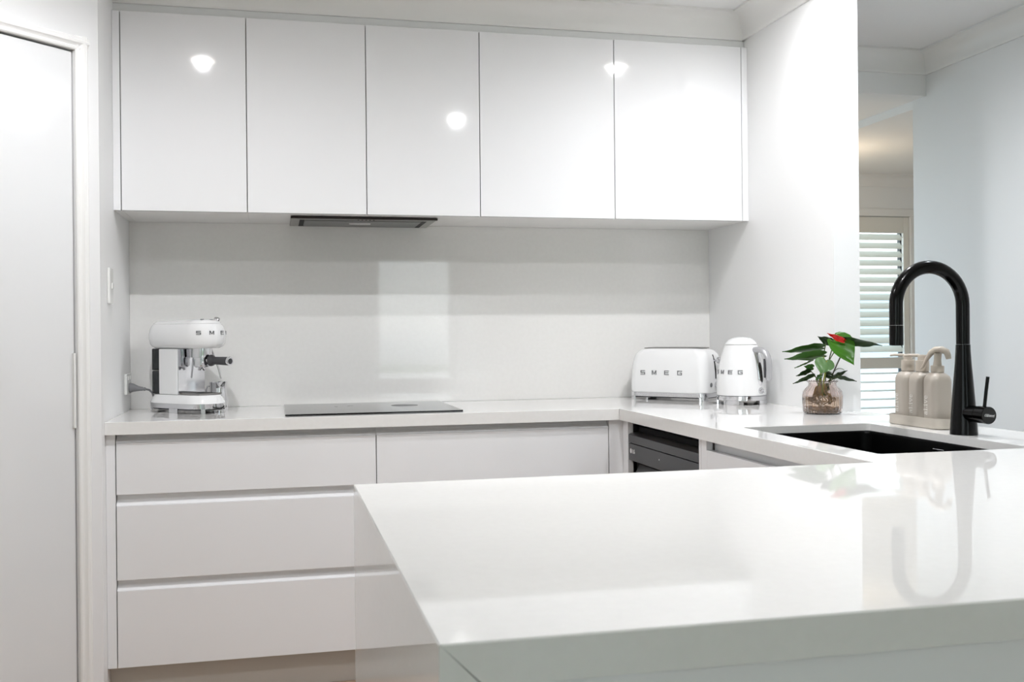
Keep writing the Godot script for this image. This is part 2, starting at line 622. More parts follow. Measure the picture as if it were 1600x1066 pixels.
func far_room() -> void:
	var wp: Material = M["wall paint"]
	var zf := -3.21
	struct("ceiling_far", g().box(Vector3(XO - .1, 2.445, zf - .12), Vector3(3.483, 2.6, -.108)), M["ceiling paint"], "raised pale ceiling just past the header beam", "ceiling")
	struct("ceiling_window", g().box(Vector3(3.483, CEIL, zf - .12), Vector3(6.3, 2.6, -.108)), M["ceiling paint"], "lower far room ceiling with a warm lamp glow", "ceiling")
	var fl := g()
	fl.box(Vector3(XO - .1, 0, zf - .12), Vector3(XO, 2.445, -3.0))
	fl.box(Vector3(XO - .1, 0, -.4), Vector3(XO, 2.445, -.14))
	fl.box(Vector3(XO - .1, 0, -3.0), Vector3(XO, .3, -.4))
	fl.box(Vector3(XO - .1, 2.15, -3.0), Vector3(XO, 2.445, -.4))
	struct("window_3", g().box(Vector3(XO - .06, .3, -3.0), Vector3(XO - .055, 2.15, -.4)), M["window glass"], "side window of the far room hidden behind the kitchen wall", "window")
	struct("wall_far_left", fl, wp, "far room wall hidden behind the kitchen", "wall")
	struct("wall_far_right", g().box(Vector3(6.1, 0, zf - .12), Vector3(6.3, CEIL, -.108)), wp, "right wall of the far room", "wall")
	struct("wall_far_side", g().box(Vector3(2.955, 0, -.208), Vector3(6.3, CEIL, -.108)), wp, "far room wall behind the living room wall", "wall")
	var x0 := 2.45
	var x1 := 4.965
	var y0 := .42
	var y1 := 2.075
	var b := g()
	b.box(Vector3(XO - .1, 0, zf - .12), Vector3(x0, 2.445, zf))
	b.box(Vector3(x1, 0, zf - .12), Vector3(6.3, CEIL, zf))
	b.box(Vector3(x0, y1, zf - .12), Vector3(x1, CEIL, zf))
	b.box(Vector3(x0, 0, zf - .12), Vector3(x1, y0, zf))
	struct("wall_window", b, wp, "far wall around the shuttered window", "wall")
	struct("trim_5", cornice(Vector3(3.483, CEIL, zf), Vector3(6.1, CEIL, zf), Vector3(0, 0, 1), .09, .09), M["trim paint"], "cornice above the shuttered window in the far room", "cornice")
	var wn := Node3D.new()
	wn.name = "window_1"
	add_child(wn)
	wn.set_meta("kind", "structure")
	wn.set_meta("label", "far window behind white plantation shutters")
	wn.set_meta("category", "window")
	var f := g()
	f.box(Vector3(x0, y0, zf - .11), Vector3(x0 + .04, y1, zf - .07))
	f.box(Vector3(x1 - .04, y0, zf - .11), Vector3(x1, y1, zf - .07))
	f.box(Vector3(x0, y0, zf - .11), Vector3(x1, y0 + .04, zf - .07))
	f.box(Vector3(x0, y1 - .04, zf - .11), Vector3(x1, y1, zf - .07))
	obj("window_frame", f, M["graphite"], wn)
	obj("pane", g().box(Vector3(x0 + .04, y0 + .04, zf - .093), Vector3(x1 - .04, y1 - .04, zf - .089)), M["window glass"], wn)
	var ar := g()
	ar.rbox(Vector3(x0 - .06, y1, zf), Vector3(x1 + .06, y1 + .06, zf + .018), .004)
	ar.rbox(Vector3(x1, y0, zf), Vector3(x1 + .06, y1, zf + .018), .004)
	ar.rbox(Vector3(x0 - .06, y0, zf), Vector3(x0, y1, zf + .018), .004)
	ar.rbox(Vector3(x0 - .06, y0 - .06, zf), Vector3(x1 + .06, y0, zf + .03), .004)
	obj("architrave", ar, M["trim paint"], wn)
	# plantation shutter
	var t := thing("plantation_shutter", "white plantation shutter with tilted louvres covering the far window beside the tap", "shutter", Vector3(0, 0, zf))
	obj("stile", g().rbox(Vector3(x1 - .052, y0 + .004, -.032), Vector3(x1 - .003, y1 - .003, -.004), .003), M["shutter frame"], t)
	obj("stile", g().rbox(Vector3(x0 + .003, y0 + .004, -.032), Vector3(x0 + .052, y1 - .003, -.004), .003), M["shutter frame"], t)
	obj("rail", g().rbox(Vector3(x0 + .052, 1.945, -.032), Vector3(x1 - .052, y1 - .003, -.004), .003), M["shutter frame"], t)
	obj("rail", g().rbox(Vector3(x0 + .052, .862, -.032), Vector3(x1 - .052, .952, -.004), .003), M["shutter frame"], t)
	obj("rail", g().rbox(Vector3(x0 + .052, y0 + .004, -.032), Vector3(x1 - .052, y0 + .08, -.004), .003), M["shutter frame"], t)
	var lens := func(wd: float, th: float) -> Array:
		var o := []
		for i in 12:
			var a := TAU * i / 12
			o.append(Vector2(cos(a) * wd / 2, sin(a) * th / 2))
		return o
	var lx0 := x0 + .056
	var lx1 := x1 - .066
	var lv: Mesh = g().prism(lens.call(.063, .011), Vector3(lx0, 0, 0), Vector3(0, 0, 1), Vector3.UP, Vector3(lx1 - lx0, 0, 0)).mesh(50)
	for k in 20:
		var o := MeshInstance3D.new()
		o.name = "louvre"
		o.mesh = lv
		o.material_override = M["shutter paint"]
		t.add_child(o, true)
		if k < 14:
			o.position = Vector3(0, 1.912 - k * .0686, -.018)
			o.rotation_degrees.x = 57
		else:
			o.position = Vector3(0, .825 - (k - 14) * .0686, -.018)
			o.rotation_degrees.x = 8
	for k in 14:
		obj("pivot_pin", g().box(Vector3(lx1, 1.909 - k * .0686, -.021), Vector3(x1 - .052, 1.915 - k * .0686, -.015)), M["shutter paint"], t)
	struct("patio_outside", g().box(Vector3(-6, -.25, -16), Vector3(16, -.12, zf - .2)), M["paving"], "pale paving outside the far window", "paving")
	struct("boundary_fence", g().box(Vector3(-6, -.12, -9.2), Vector3(16, 1.7, -9)), M["fence blue grey"], "blue grey boundary fence seen through the shutter gaps", "fence")
	struct("garden_ledge", g().box(Vector3(-6, -.12, -8.99), Vector3(16, .64, -8.5)), M["trim paint"], "low white garden wall outside, seen under the shutter rail", "garden wall")
	# warm paper lantern out of sight behind the kitchen wall
	var l := thing("paper_lantern", "round warm paper lantern hanging beyond the kitchen wall, lighting the far ceiling", "lamp", Vector3(3.62, 0, -2.25))
	obj("lantern_shade", g().lathe([Vector2(0, 1.92), Vector2(.06, 1.935), Vector2(.11, 1.98), Vector2(.125, 2.04), Vector2(.11, 2.10), Vector2(.06, 2.145), Vector2(0, 2.16)], 24), M["lantern paper"], l)
	obj("hanging_cord", g().tube([Vector3(0, 2.158, 0), Vector3(0, 2.399, 0)], [.003], 8), M["white plastic"], l)
	var om := OmniLight3D.new()
	om.name = "lantern_glow"
	om.position = Vector3(0, 2.04, 0)
	om.light_color = Color(1.0, 0.90, 0.77)
	om.light_energy = 0.13
	om.light_size = 0.08
	om.omni_range = 8
	om.omni_attenuation = 2.0
	om.shadow_enabled = true
	l.add_child(om)

func upper_cabinets() -> void:
	var xs := [-.5, -.0885, .323, .7346, 1.251, 1.7703]
	var yb := 1.599
	var yt := 2.271
	var lab := ["white gloss overhead cupboard at far left, above the coffee machine", "second white gloss overhead cupboard from the left, left of the rangehood middle", "middle white gloss overhead cupboard, above the right half of the rangehood", "fourth white gloss overhead cupboard from the left, the wider one with no rangehood", "white gloss overhead cupboard at far right, above the toaster"]
	for i in 5:
		var x0: float = xs[i]
		var x1: float = xs[i + 1]
		var t := thing("overhead_cupboard", lab[i], "cupboard", Vector3.ZERO, 0, "overhead cupboards")
		obj("body", g().box(Vector3(x0 + .0002, yb, .0005), Vector3(x1 - .0002, yt, .352)), M["cabinet carcass"], t)
		obj("door", g().rbox(Vector3(x0 + .0015, yb - .002, .3535), Vector3(x1 - .0015, yt, .3735), .0012), M["gloss white"], t, 5.0)
	for s in 2:
		var t := thing("filler_panel", ["narrow white gloss filler strip between the left wall and the overhead cupboards", "narrow white gloss filler strip between the right wall and the overhead cupboards"][s], "panel")
		var a: float = XL + .0004 if s == 0 else 1.7718
		var b: float = -.5015 if s == 0 else XR - .0004
		obj("panel_face", g().rbox(Vector3(a, yb - .002, .352), Vector3(b, yt, .3725), .001), M["gloss white"], t, 5.0)
		obj("panel_base", g().box(Vector3(a, yb, .0005), Vector3(b, yt, .3515)), M["cabinet carcass"], t)
	# built-in rangehood under the second and third cupboard
	var h := thing("rangehood", "slim grey built-in rangehood under the overhead cupboards, above the cooktop", "rangehood")
	var hx0 := .06
	var hx1 := .589
	obj("hood_frame", g().rbox(Vector3(hx0, 1.591, .004), Vector3(hx1, 1.5985, .272), .0015), M["steel"], h)
	obj("front_strip", g().rbox(Vector3(hx0 - .001, 1.589, .2725), Vector3(hx1 + .001, 1.5965, .290), .001), M["bronze steel"], h)
	obj("filter_panel", g().rbox(Vector3(.112, 1.588, .03), Vector3(.538, 1.5915, .218), .001), M["filter steel"], h)
	obj("suction_slot", g().box(Vector3(.092, 1.5900, .02), Vector3(.110, 1.5912, .222)), M["dark slot"], h)
	obj("suction_slot", g().box(Vector3(.540, 1.5900, .02), Vector3(.558, 1.5912, .222)), M["dark slot"], h)
	obj("rear_slot", g().box(Vector3(.092, 1.5900, .010), Vector3(.558, 1.5912, .020)), M["dark slot"], h)
	obj("filter_handle", g().rbox(Vector3(.275, 1.5845, .150), Vector3(.355, 1.5885, .162), .0015), M["pale print"], h)
	for k in 5:
		obj("button", g().rbox(Vector3(.30 + k * .014, 1.5895, .245), Vector3(.306 + k * .014, 1.5912, .251), .0005, 1), M["dark slot"], h)
	# splashback
	var sp := thing("stone_splashback", "polished white stone splashback between the bench and the overhead cupboards", "splashback")
	obj("stone_panel", g().box(Vector3(XL + .0005, H + .0005, -.0205), Vector3(XR - .0005, 1.5988, 0)), M["splashback stone"], sp)

# front lip profile: x outwards, y up, the top outer corner eased
func lip(o: Vector3, out_: Vector3, along: Vector3, depth := .02, th := .04) -> Geo:
	return g().prism([Vector2(-depth, 0), Vector2(-.0016, 0), Vector2(-.0005, -.0005), Vector2(0, -.0016), Vector2(0, -th), Vector2(-depth, -th)], o, out_, Vector3.UP, along)

func benches() -> void:
	var t := thing("stone_benchtop", "white polished stone benchtop running U-shaped along the back, right and foreground", "benchtop")
	var st: Material = M["stone"]
	var y := H - .02
	# back run
	var a := g()
	a.box(Vector3(XL + .0005, y, 0.0005), Vector3(XF, H, .58))
	a.box(Vector3(XF, y, 0.0005), Vector3(XR - .0005, H, .6))
	a.join(lip(Vector3(XL + .0005, H, .6), Vector3(0, 0, 1), Vector3(XF - XL - .0013, 0, 0)))
	obj("back_slab", a, st, t)
	# return run with the sink cut-out
	var b := g()
	b.box(Vector3(XF + .02, y, .6), Vector3(XR - .0006, H, .9885))
	b.join(lip(Vector3(XF, H, .5995), Vector3(-1, 0, 0), Vector3(0, 0, ZI - .5995)))
	var inner := plan(.196, .329, .012, 0, 5)
	var ic := Vector3(1.464, 0, 1.7215)
	var lo := Vector3(XF + .02, 0, .9885)
	var hi := Vector3(XO, 0, ZI)
	var top := []
	var bot := []
	var out_top := []
	var out_bot := []
	for p in inner:
		var q: Vector3 = p + ic
		top.append(Vector3(q.x, H, q.z)); bot.append(Vector3(q.x, y, q.z))
	for q in 4:
		for i in 6:
			var f := 0.5 if i == 2 or i == 3 else (0.0 if i < 2 else 1.0)
			var c := [Vector3(hi.x, 0, hi.z), Vector3(lo.x, 0, hi.z), Vector3(lo.x, 0, lo.z), Vector3(hi.x, 0, lo.z)][q] as Vector3
			out_top.append(Vector3(c.x, H, c.z)); out_bot.append(Vector3(c.x, y, c.z))
	b.loft([top, out_top, out_bot, bot, top], false, false)
	obj("return_slab", b, st, t)
	# peninsula with mitred waterfall end
	var c := g()
	c.box(Vector3(IX + .04, y, ZI), Vector3(XO, H, ZO - .04))
	c.prism([Vector2(IX + .0010, H), Vector2(IX + .04, H), Vector2(IX + .04, H - .0405)], Vector3(0, 0, ZI + .0), Vector3.RIGHT, Vector3.UP, Vector3(0, 0, ZO - .04 - ZI))
	c.box(Vector3(IX + .04, H - .04, ZI), Vector3(XF - .0, H - .02, ZI + .02))
	# front lip with mitre at its left end
	c.prism([Vector2(IX + .0012, H - .0006), Vector2(IX + .0022, H - .0016), Vector2(IX + .0412, H - .04), Vector2(XO, H - .04), Vector2(XO, H - .0016), Vector2(IX + .0022, H - .0016)].slice(1, 5), Vector3(0, 0, ZO - .04), Vector3.RIGHT, Vector3.UP, Vector3(0, 0, .04))
	c.prism([Vector2(IX + .0010, H), Vector2(IX + .0026, H - .0016), Vector2(XO, H - .0016), Vector2(XO, H)], Vector3(0, 0, ZO - .04), Vector3.RIGHT, Vector3.UP, Vector3(0, 0, .0384))
	c.prism([Vector2(0, 0), Vector2(.0016, 0), Vector2(0, .0016)], Vector3(IX + .002, H - .0016, ZO - .0016), Vector3(0, 0, 1), Vector3.UP, Vector3(XO - IX - .002, 0, 0))
	obj("peninsula_slab", c, st, t)
	var w := g()
	w.prism([Vector2(IX, H - .0015), Vector2(IX + .001, H - .0005), Vector2(IX + .0398, H - .0405), Vector2(IX + .04, .001), Vector2(IX, .001)], Vector3(0, 0, ZI), Vector3.RIGHT, Vector3.UP, Vector3(0, 0, ZO - ZI))
	obj("waterfall_end", w, st, t)

# drawer or door front in the plane z = face, with a bevelled finger-pull top
func front(x0: float, x1: float, y0: float, y1: float, face: float) -> Geo:
	return g().prism([Vector2(-.02, y0), Vector2(-.001, y0), Vector2(0, y0 + .001), Vector2(0, y1 - .001), Vector2(-.001, y1), Vector2(-.02, y1)], Vector3(x0, 0, face), Vector3(0, 0, 1), Vector3.UP, Vector3(x1 - x0, 0, 0))

func base_cabinets() -> void:
	var gw: Material = M["gloss white"]
	var fz := .58
	var lv := [[.667, .832], [.395, .631], [.117, .361]]
	for k in 2:
		var x0: float = [-.4955, .328][k]
		var x1: float = [.328, 1.1475][k]
		var t := thing("drawer_unit", ["white three-drawer base unit at left, under the coffee machine and cooktop", "white three-drawer base unit at right, partly behind the peninsula corner"][k], "drawers", Vector3.ZERO, 0, "base drawer units along the back wall")
		obj("body", g().box(Vector3(x0 + .0003, .118, .002), Vector3(x1 - .0003, H - .041, .535)), M["cabinet carcass"], t)
		for d in lv:
			obj("drawer", front(x0 + .0015, x1 - .0015, d[0], d[1], fz), gw, t)
		for d in [[.832, .859], [.631, .667], [.361, .395]]:
			obj("finger_rail", g().prism([Vector2(.536, d[0] + .0006), Vector2(.5785, d[0] + .0006), Vector2(.5735, d[0] + .005), Vector2(.563, d[0] + .0125), Vector2(.5585, d[0] + .020), Vector2(.5575, d[1] - .0006), Vector2(.536, d[1] - .0006)], Vector3(x0 + .0003, 0, 0), Vector3(0, 0, 1), Vector3.UP, Vector3(x1 - x0 - .0006, 0, 0)), M["satin white"], t)
	var f := thing("filler_panel", "narrow white filler strip between the left wall and the base drawers", "panel")
	obj("panel_face", g().rbox(Vector3(XL + .0004, .117, .54), Vector3(-.4970, .859, .58), .001), gw, f)
	var cp := thing("corner_post", "white L-shaped corner filler post between the drawers and the dishwasher", "panel")
	obj("post_face", g().rbox(Vector3(1.149, .117, .55), Vector3(1.2205, .859, .58), .001), gw, cp)
	obj("post_side", g().rbox(Vector3(1.2005, .117, .5805), Vector3(1.2205, .859, .632), .001), gw, cp)
	struct("baseboard_kick", g().box(Vector3(XL + .0004, 0, .50), Vector3(1.22, .116, .53)), M["kickboard"], "recessed kickboard under the base drawers", "kickboard")
	# dishwasher in the return, facing -x
	var d := thing("dishwasher", "dark grey built-in dishwasher under the return bench beside the corner post", "dishwasher")
	var dx := 1.2015
	var z0 := .637
	var z1 := 1.243
	obj("tub_body", g().box(Vector3(1.24, .02, z0), Vector3(1.76, .838, z1)), M["black gap"], d)
	obj("control_strip", g().prism([Vector2(1.235, .785), Vector2(dx + .001, .785), Vector2(dx, .787), Vector2(dx, .812), Vector2(dx + .008, .816), Vector2(1.235, .822)], Vector3(0, 0, z0), Vector3.RIGHT, Vector3.UP, Vector3(0, 0, z1 - z0)), M["graphite"], d)
	obj("door_panel", g().rbox(Vector3(dx, .724, z0), Vector3(1.235, .7825, z1), .0015), M["graphite"], d)
	obj("handle_recess", g().box(Vector3(1.232, .66, z0), Vector3(1.239, .724, z1)), M["black gap"], d)
	obj("handle_shelf", g().prism([Vector2(1.231, .71), Vector2(1.206, .665), Vector2(1.206, .655), Vector2(1.231, .655)], Vector3(0, 0, z0 + .03), Vector3.RIGHT, Vector3.UP, Vector3(0, 0, z1 - z0 - .06)), M["graphite"], d)
	obj("lower_door", g().rbox(Vector3(dx, .12, z0), Vector3(1.235, .66, z1), .002), M["graphite"], d)
	var toface := Basis(Vector3(0, 0, 1), Vector3.UP, Vector3(-1, 0, 0))
	var lg := g().join(text_geo("LG", .020, .0012, false, 0, true), Transform3D(toface, Vector3(dx - .0006, .757, z0 + .052)))
	obj("maker_badge", lg, M["pale print"], d)
	obj("badge_disc", g().lathe([Vector2(0, 0), Vector2(.0085, 0), Vector2(.0085, .001), Vector2(0, .001)], 20).moved(Transform3D(Basis(Vector3(0, 0, 1), PI / 2), Vector3(dx + .0002, .757, z0 + .024))), M["pale print"], d)
	obj("status_light", g().lathe([Vector2(0, 0), Vector2(.0025, 0), Vector2(.0025, .001), Vector2(0, .001)], 12).moved(Transform3D(Basis(Vector3(0, 0, 1), PI / 2), Vector3(dx + .0002, .757, z0 + .29))), M["pale print"], d)
	# sink base
	var s := thing("sink_cabinet", "white sink base cupboard under the return bench, right of the dishwasher", "cupboard")
	var sf := Basis(Vector3(0, 0, 1), Vector3.UP, Vector3(-1, 0, 0))
	obj("end_panel", g().rbox(Vector3(1.2005, .117, 1.2445), Vector3(1.72, .859, 1.2605), .001), gw, s)
	obj("end_panel", g().rbox(Vector3(1.2005, .117, 1.2625), Vector3(1.2205, .859, 1.298), .001), gw, s)
	obj("floor_panel", g().box(Vector3(1.23, .117, 1.262), Vector3(1.85, .135, 2.16)), M["cabinet carcass"], s)
	for k in 2:
		var za: float = [1.2995, 1.735][k]
		var zb: float = [1.7335, 2.168][k]
		obj("door", g().join(front(za, zb, .117, .829, 0), Transform3D(sf, Vector3(1.2005, 0, 0))), gw, s)
	obj("finger_rail", g().box(Vector3(1.226, .80, 1.2995), Vector3(1.24, .859, 2.168)), M["satin white"], s)
	struct("baseboard_return", g().box(Vector3(1.2505, 0, .53), Vector3(1.27, .1165, 2.23)), M["kickboard"], "recessed kickboard under the return cabinets", "kickboard")
	struct("panel_bench_back", g().box(Vector3(1.87, 0, .9885), Vector3(1.888, .879, ZO - .01)), M["wall paint"], "white panel closing the living room side of the return bench", "panel")
	# peninsula cabinet
	var p := thing("peninsula_cabinet", "white panelled peninsula cabinet under the foreground stone edge", "cabinet")
	obj("front_panel", g().rbox(Vector3(IX + .0415, .002, ZO - .03), Vector3(1.868, H - .0425, ZO - .008), .001), gw, p)
	obj("body", g().box(Vector3(IX + .0415, .117, ZI + .035), Vector3(1.84, H - .041, ZO - .045)), M["cabinet carcass"], p)
	obj("kitchen_door", g().rbox(Vector3(IX + .0415, .117, ZI + .012), Vector3(.655, .829, ZI + .034), .0012), gw, p)
	obj("kitchen_door", g().rbox(Vector3(.658, .117, ZI + .012), Vector3(1.17, .829, ZI + .034), .0012), gw, p)
	obj("kick", g().box(Vector3(IX + .0415, 0, ZI + .06), Vector3(1.24, .1165, ZI + .08)), M["kickboard"], p)

func letters(word: Array, w: float, h: float, d: float, t: Node) -> void:   # [char, Transform3D], each letter a piece of its own
	var o := thing_part("lettering", t)
	for c in word:
		obj("letter", g().join(block_letter(c[0], w, h, d), c[1]), M["grey letters"], o)

func feet_band(out_: Array, y0: float, yf: float, thick: float, spans: Array) -> Geo:
	var o := g()
	var loop := out_.duplicate()
	loop.append(out_[0])
	o.join(arc_wall(loop, thick, yf, y0))
	var n := out_.size()
	for s in spans:
		var pts := []
		for i in range(s[0], s[1] + 1):
			pts.append(out_[posmod(i, n)])
		# sloping shoulders: each foot is a little narrower at the ground
		o.join(arc_wall(pts, thick, 0.0, yf + .001))
	return o

# finer outline: split long edges so that feet can be picked along it
func dense(pts: Array, step: float) -> Array:
	var o := []
	for i in pts.size():
		var a: Vector3 = pts[i]
		var b: Vector3 = pts[(i + 1) % pts.size()]
		var n := maxi(1, int(ceil(a.distance_to(b) / step)))
		for k in n:
			o.append(a.lerp(b, float(k) / n))
	return o

func appliances() -> void:
	# induction cooktop
	var t := thing("induction_cooktop", "black glass induction cooktop lying flush on the bench under the rangehood", "cooktop", Vector3(.331, H + .0002, .293))
	obj("glass_plate", g().rbox(Vector3(-.300, 0, -.256), Vector3(.300, .006, .256), .0015), M["black glass"], t, 5.0)
	obj("zone_mark", g().lathe([Vector2(0, .0060), Vector2(.050, .0060), Vector2(.050, .0062), Vector2(0, .0062)], 40).moved(Transform3D(Basis(), Vector3(.135, 0, -.05))), M["burner print"], t)
	for c in [[-.115, -.062], [-.067, -.090], [-.055, -.10]]:
		obj("zone_dot", g().lathe([Vector2(0, .0060), Vector2(.006, .0060), Vector2(.006, .0062), Vector2(0, .0062)], 16).moved(Transform3D(Basis(), Vector3(c[0], 0, c[1]))), M["burner print"], t)
	coffee_machine()
	toaster()
	kettle()

func coffee_machine() -> void:
	var t := thing("espresso_machine", "white retro espresso machine with chrome base and grey portafilter handle on left bench end", "coffee machine", Vector3(-.305, H + .0003, .215), deg_to_rad(42))
	var en: Material = M["enamel"]
	var base := dense(plan(.0745, .162, .074, 0, 8), .012)
	var n := base.size()
	var spans := []
	# feet: closest points of the outline to chosen plan angles
	for q in [[-.0745, .022, .020], [.0745, .022, .020], [.050, .150, .012], [-.050, .150, .012], [-.055, -.147, .012], [.055, -.147, .012]]:
		var bi := 0
		for i in n:
			if (base[i] as Vector3).distance_to(Vector3(q[0], 0, q[1])) < (base[bi] as Vector3).distance_to(Vector3(q[0], 0, q[1])):
				bi = i
		var k := int(round(q[2] / .011))
		spans.append([bi - k, bi + k])
	obj("chrome_base", feet_band(base, .034, .017, .006, spans), M["chrome"], t)
	var under := g().loft([plan(.066, .153, .066, .012, 8), plan(.066, .153, .066, .033, 8)])
	obj("base_pan", under, M["grey rubber"], t)
	var br := []
	for q in [[0, .0342], [.0, .036], [.003, .043], [.008, .052], [.014, .060], [.0165, .0630], [.021, .0640]]:
		br.append(plan(.0745 - q[0], .162 - q[0], .074 - q[0], q[1], 8))
	obj("base_cover", g().loft(br), en, t)
	obj("column", g().rbox(Vector3(-.060, .0642, -.082), Vector3(.060, .2265, .0205), .004), en, t)
	obj("water_tank", g().rbox(Vector3(-.056, .0642, -.128), Vector3(.056, .147, -.0825), .005), M["smoke plastic"], t)
	obj("tank_lid", g().rbox(Vector3(-.056, .1485, -.128), Vector3(.056, .2265, -.0825), .004), M["smoke plastic"], t)
	obj("back_plate", g().rbox(Vector3(-.057, .0660, .021), Vector3(.057, .2255, .024), .001), M["chrome"], t)
	# rounded head
	var hr := []
	for q in [[.030, .2268], [.022, .2275], [.011, .233], [.004, .243], [0, .262], [0, .278], [.003, .294], [.008, .305], [.014, .3125]]:
		hr.append(plan(.0755 - q[0], .167 - q[0], .0753 - q[0], q[1], 10))
	obj("head", g().loft(hr), en, t)
	var hl := []
	for q in [[.0155, .3132], [.018, .318], [.026, .3235], [.040, .3275], [.060, .3290]]:
		hl.append(plan(.0755 - q[0], .167 - q[0], .0753 - q[0], q[1], 10))
	obj("head_lid", g().loft(hl), en, t)
	var word := []
	var chs := ["S", "M", "E", "G"]
	for i in 4:
		var a := deg_to_rad(-51.0 + 34.0 * i)
		word.append([chs[i], Transform3D(Basis(Vector3.UP, a), Vector3(sin(a) * .0755, .281, .0915 + cos(a) * .0755))])
	letters(word, .0165, .0135, .0012, t)
	for k in 3:
		var at: Vector3 = [Vector3(-.026, .3225, .118), Vector3(.004, .3215, .128), Vector3(.034, .3215, .118)][k]
		if k < 2:
			obj("button", g().loft([plan(.0075, .0045, .0045, 0, 5), plan(.0075, .0045, .0045, .0055, 5), plan(.0060, .0032, .0032, .0068, 5)]).moved(Transform3D(Basis(), at)), M["grey letters"], t)
		else:
			obj("steam_knob", g().lathe([Vector2(0, 0), Vector2(.010, 0), Vector2(.010, .011), Vector2(.0085, .013), Vector2(0, .013)], 20).moved(Transform3D(Basis(Vector3.RIGHT, .5), at)), M["chrome"], t)
	# brew group, portafilter
	var gc := Vector3(0, 0, .080)
	obj("brew_group", g().lathe([Vector2(0, .194), Vector2(.034, .194), Vector2(.035, .196), Vector2(.035, .2265), Vector2(0, .2265)], 32).moved(Transform3D(Basis(), gc)), M["chrome"], t)
	var pf := thing_part("portafilter", t)
	obj("basket", g().lathe([Vector2(0, .160), Vector2(.020, .160), Vector2(.026, .163), Vector2(.0275, .168), Vector2(.0275, .188), Vector2(.030, .1885), Vector2(.030, .1938), Vector2(0, .1938)], 32).moved(Transform3D(Basis(), gc)), M["chrome"], pf)
	for sx in [-.012, .012]:
		obj("spout", g().tube([gc + Vector3(0, .161, 0), gc + Vector3(sx * .7, .157, 0), gc + Vector3(sx, .150, 0)], [.006, .006, .005], 10), M["chrome"], pf)
	var dir := Vector3(sin(.14), -.03, cos(.14)).normalized()
	var hp := gc + Vector3(0, .1855, 0)
	obj("handle_neck", g().tube([hp + dir * .02, hp + dir * .042], [.008], 12), M["chrome"], pf)
	obj("handle_grip", g().tube([hp + dir * .040, hp + dir * .043, hp + dir * .049, hp + dir * .058, hp + dir * .120, hp + dir * .124], [.014, .0205, .0195, .0135, .0150, .0150], 20), M["grey rubber"], pf)
	obj("handle_cap", g().tube([hp + dir * .1241, hp + dir * .129, hp + dir * .131], [.0158, .0158, .0142], 20), M["chrome"], pf)
	obj("cap_inlay", g().tube([hp + dir * .1309, hp + dir * .1318], [.0100], 20), M["grey rubber"], pf)
	obj("steam_wand", g().tube([Vector3(.048, .2265, .070), Vector3(.052, .205, .078), Vector3(.060, .150, .098), Vector3(.062, .118, .106)], [.0035, .0035, .0032, .0032], 10), M["chrome"], t)
	obj("drip_tray", g().rbox(Vector3(-.048, .0643, .027), Vector3(.048, .0700, .128), .002), M["steel"], t)
	for k in 6:
		obj("drip_slot", g().box(Vector3(-.038, .0701, .038 + k * .015), Vector3(.038, .0705, .045 + k * .015)), M["dark slot"], t)
	# its power cord, laid out in room space and plugged into the wall outlet
	var c := thing_part("power_cord", t)
	c.transform = t.transform.affine_inverse() * Transform3D(Basis(), Vector3(XL + .0108, .985, .108))
	obj("plug", g().tube([Vector3(.0, 0, 0), Vector3(.004, 0, 0), Vector3(.014, .0, 0), Vector3(.030, -.003, 0), Vector3(.040, -.004, 0)], [.0175, .0185, .0150, .0095, .0075], 16), M["cord grey"], c)
	obj("strain_relief", g().tube([Vector3(.0402, -.004, 0), Vector3(.046, -.0045, 0), Vector3(.0462, -.0045, 0), Vector3(.049, -.005, 0), Vector3(.0492, -.005, 0), Vector3(.056, -.006, 0)], [.0075, .0075, .0052, .0052, .0068, .0060], 12), M["cord grey"], c)
	obj("cable", g().tube([Vector3(.0562, -.006, 0), Vector3(.068, -.009, -.002), Vector3(.078, -.020, -.006), Vector3(.083, -.036, -.010), Vector3(.084, -.055, -.014), Vector3(.086, -.070, -.022), Vector3(.098, -.080, -.038), Vector3(.118, -.081, -.050)], [.0038], 10), M["cord grey"], c)
	# milk jug behind it
	var j := thing("milk_jug", "small stainless steel milk jug behind the espresso machine", "jug", Vector3(-.205, H + .0003, .105), 2.5)
	obj("jug_body", g().lathe([Vector2(0, .0), Vector2(.033, .0), Vector2(.0345, .002), Vector2(.0345, .035), Vector2(.030, .070), Vector2(.030, .088), Vector2(.0325, .1), Vector2(.0318, .1), Vector2(.0292, .088), Vector2(.0292, .070), Vector2(.0335, .035), Vector2(.0335, .003), Vector2(0, .003)], 32), M["chrome"], j)
	obj("jug_handle", g().tube([Vector3(.030, .085, 0), Vector3(.050, .083, 0), Vector3(.058, .070, 0), Vector3(.055, .045, 0), Vector3(.034, .034, 0)], [.0035], 8), M["chrome"], j)

func thing_part(called: String, parent: Node) -> Node3D:
	var o := Node3D.new()
	o.name = called
	parent.add_child(o, true)
	return o

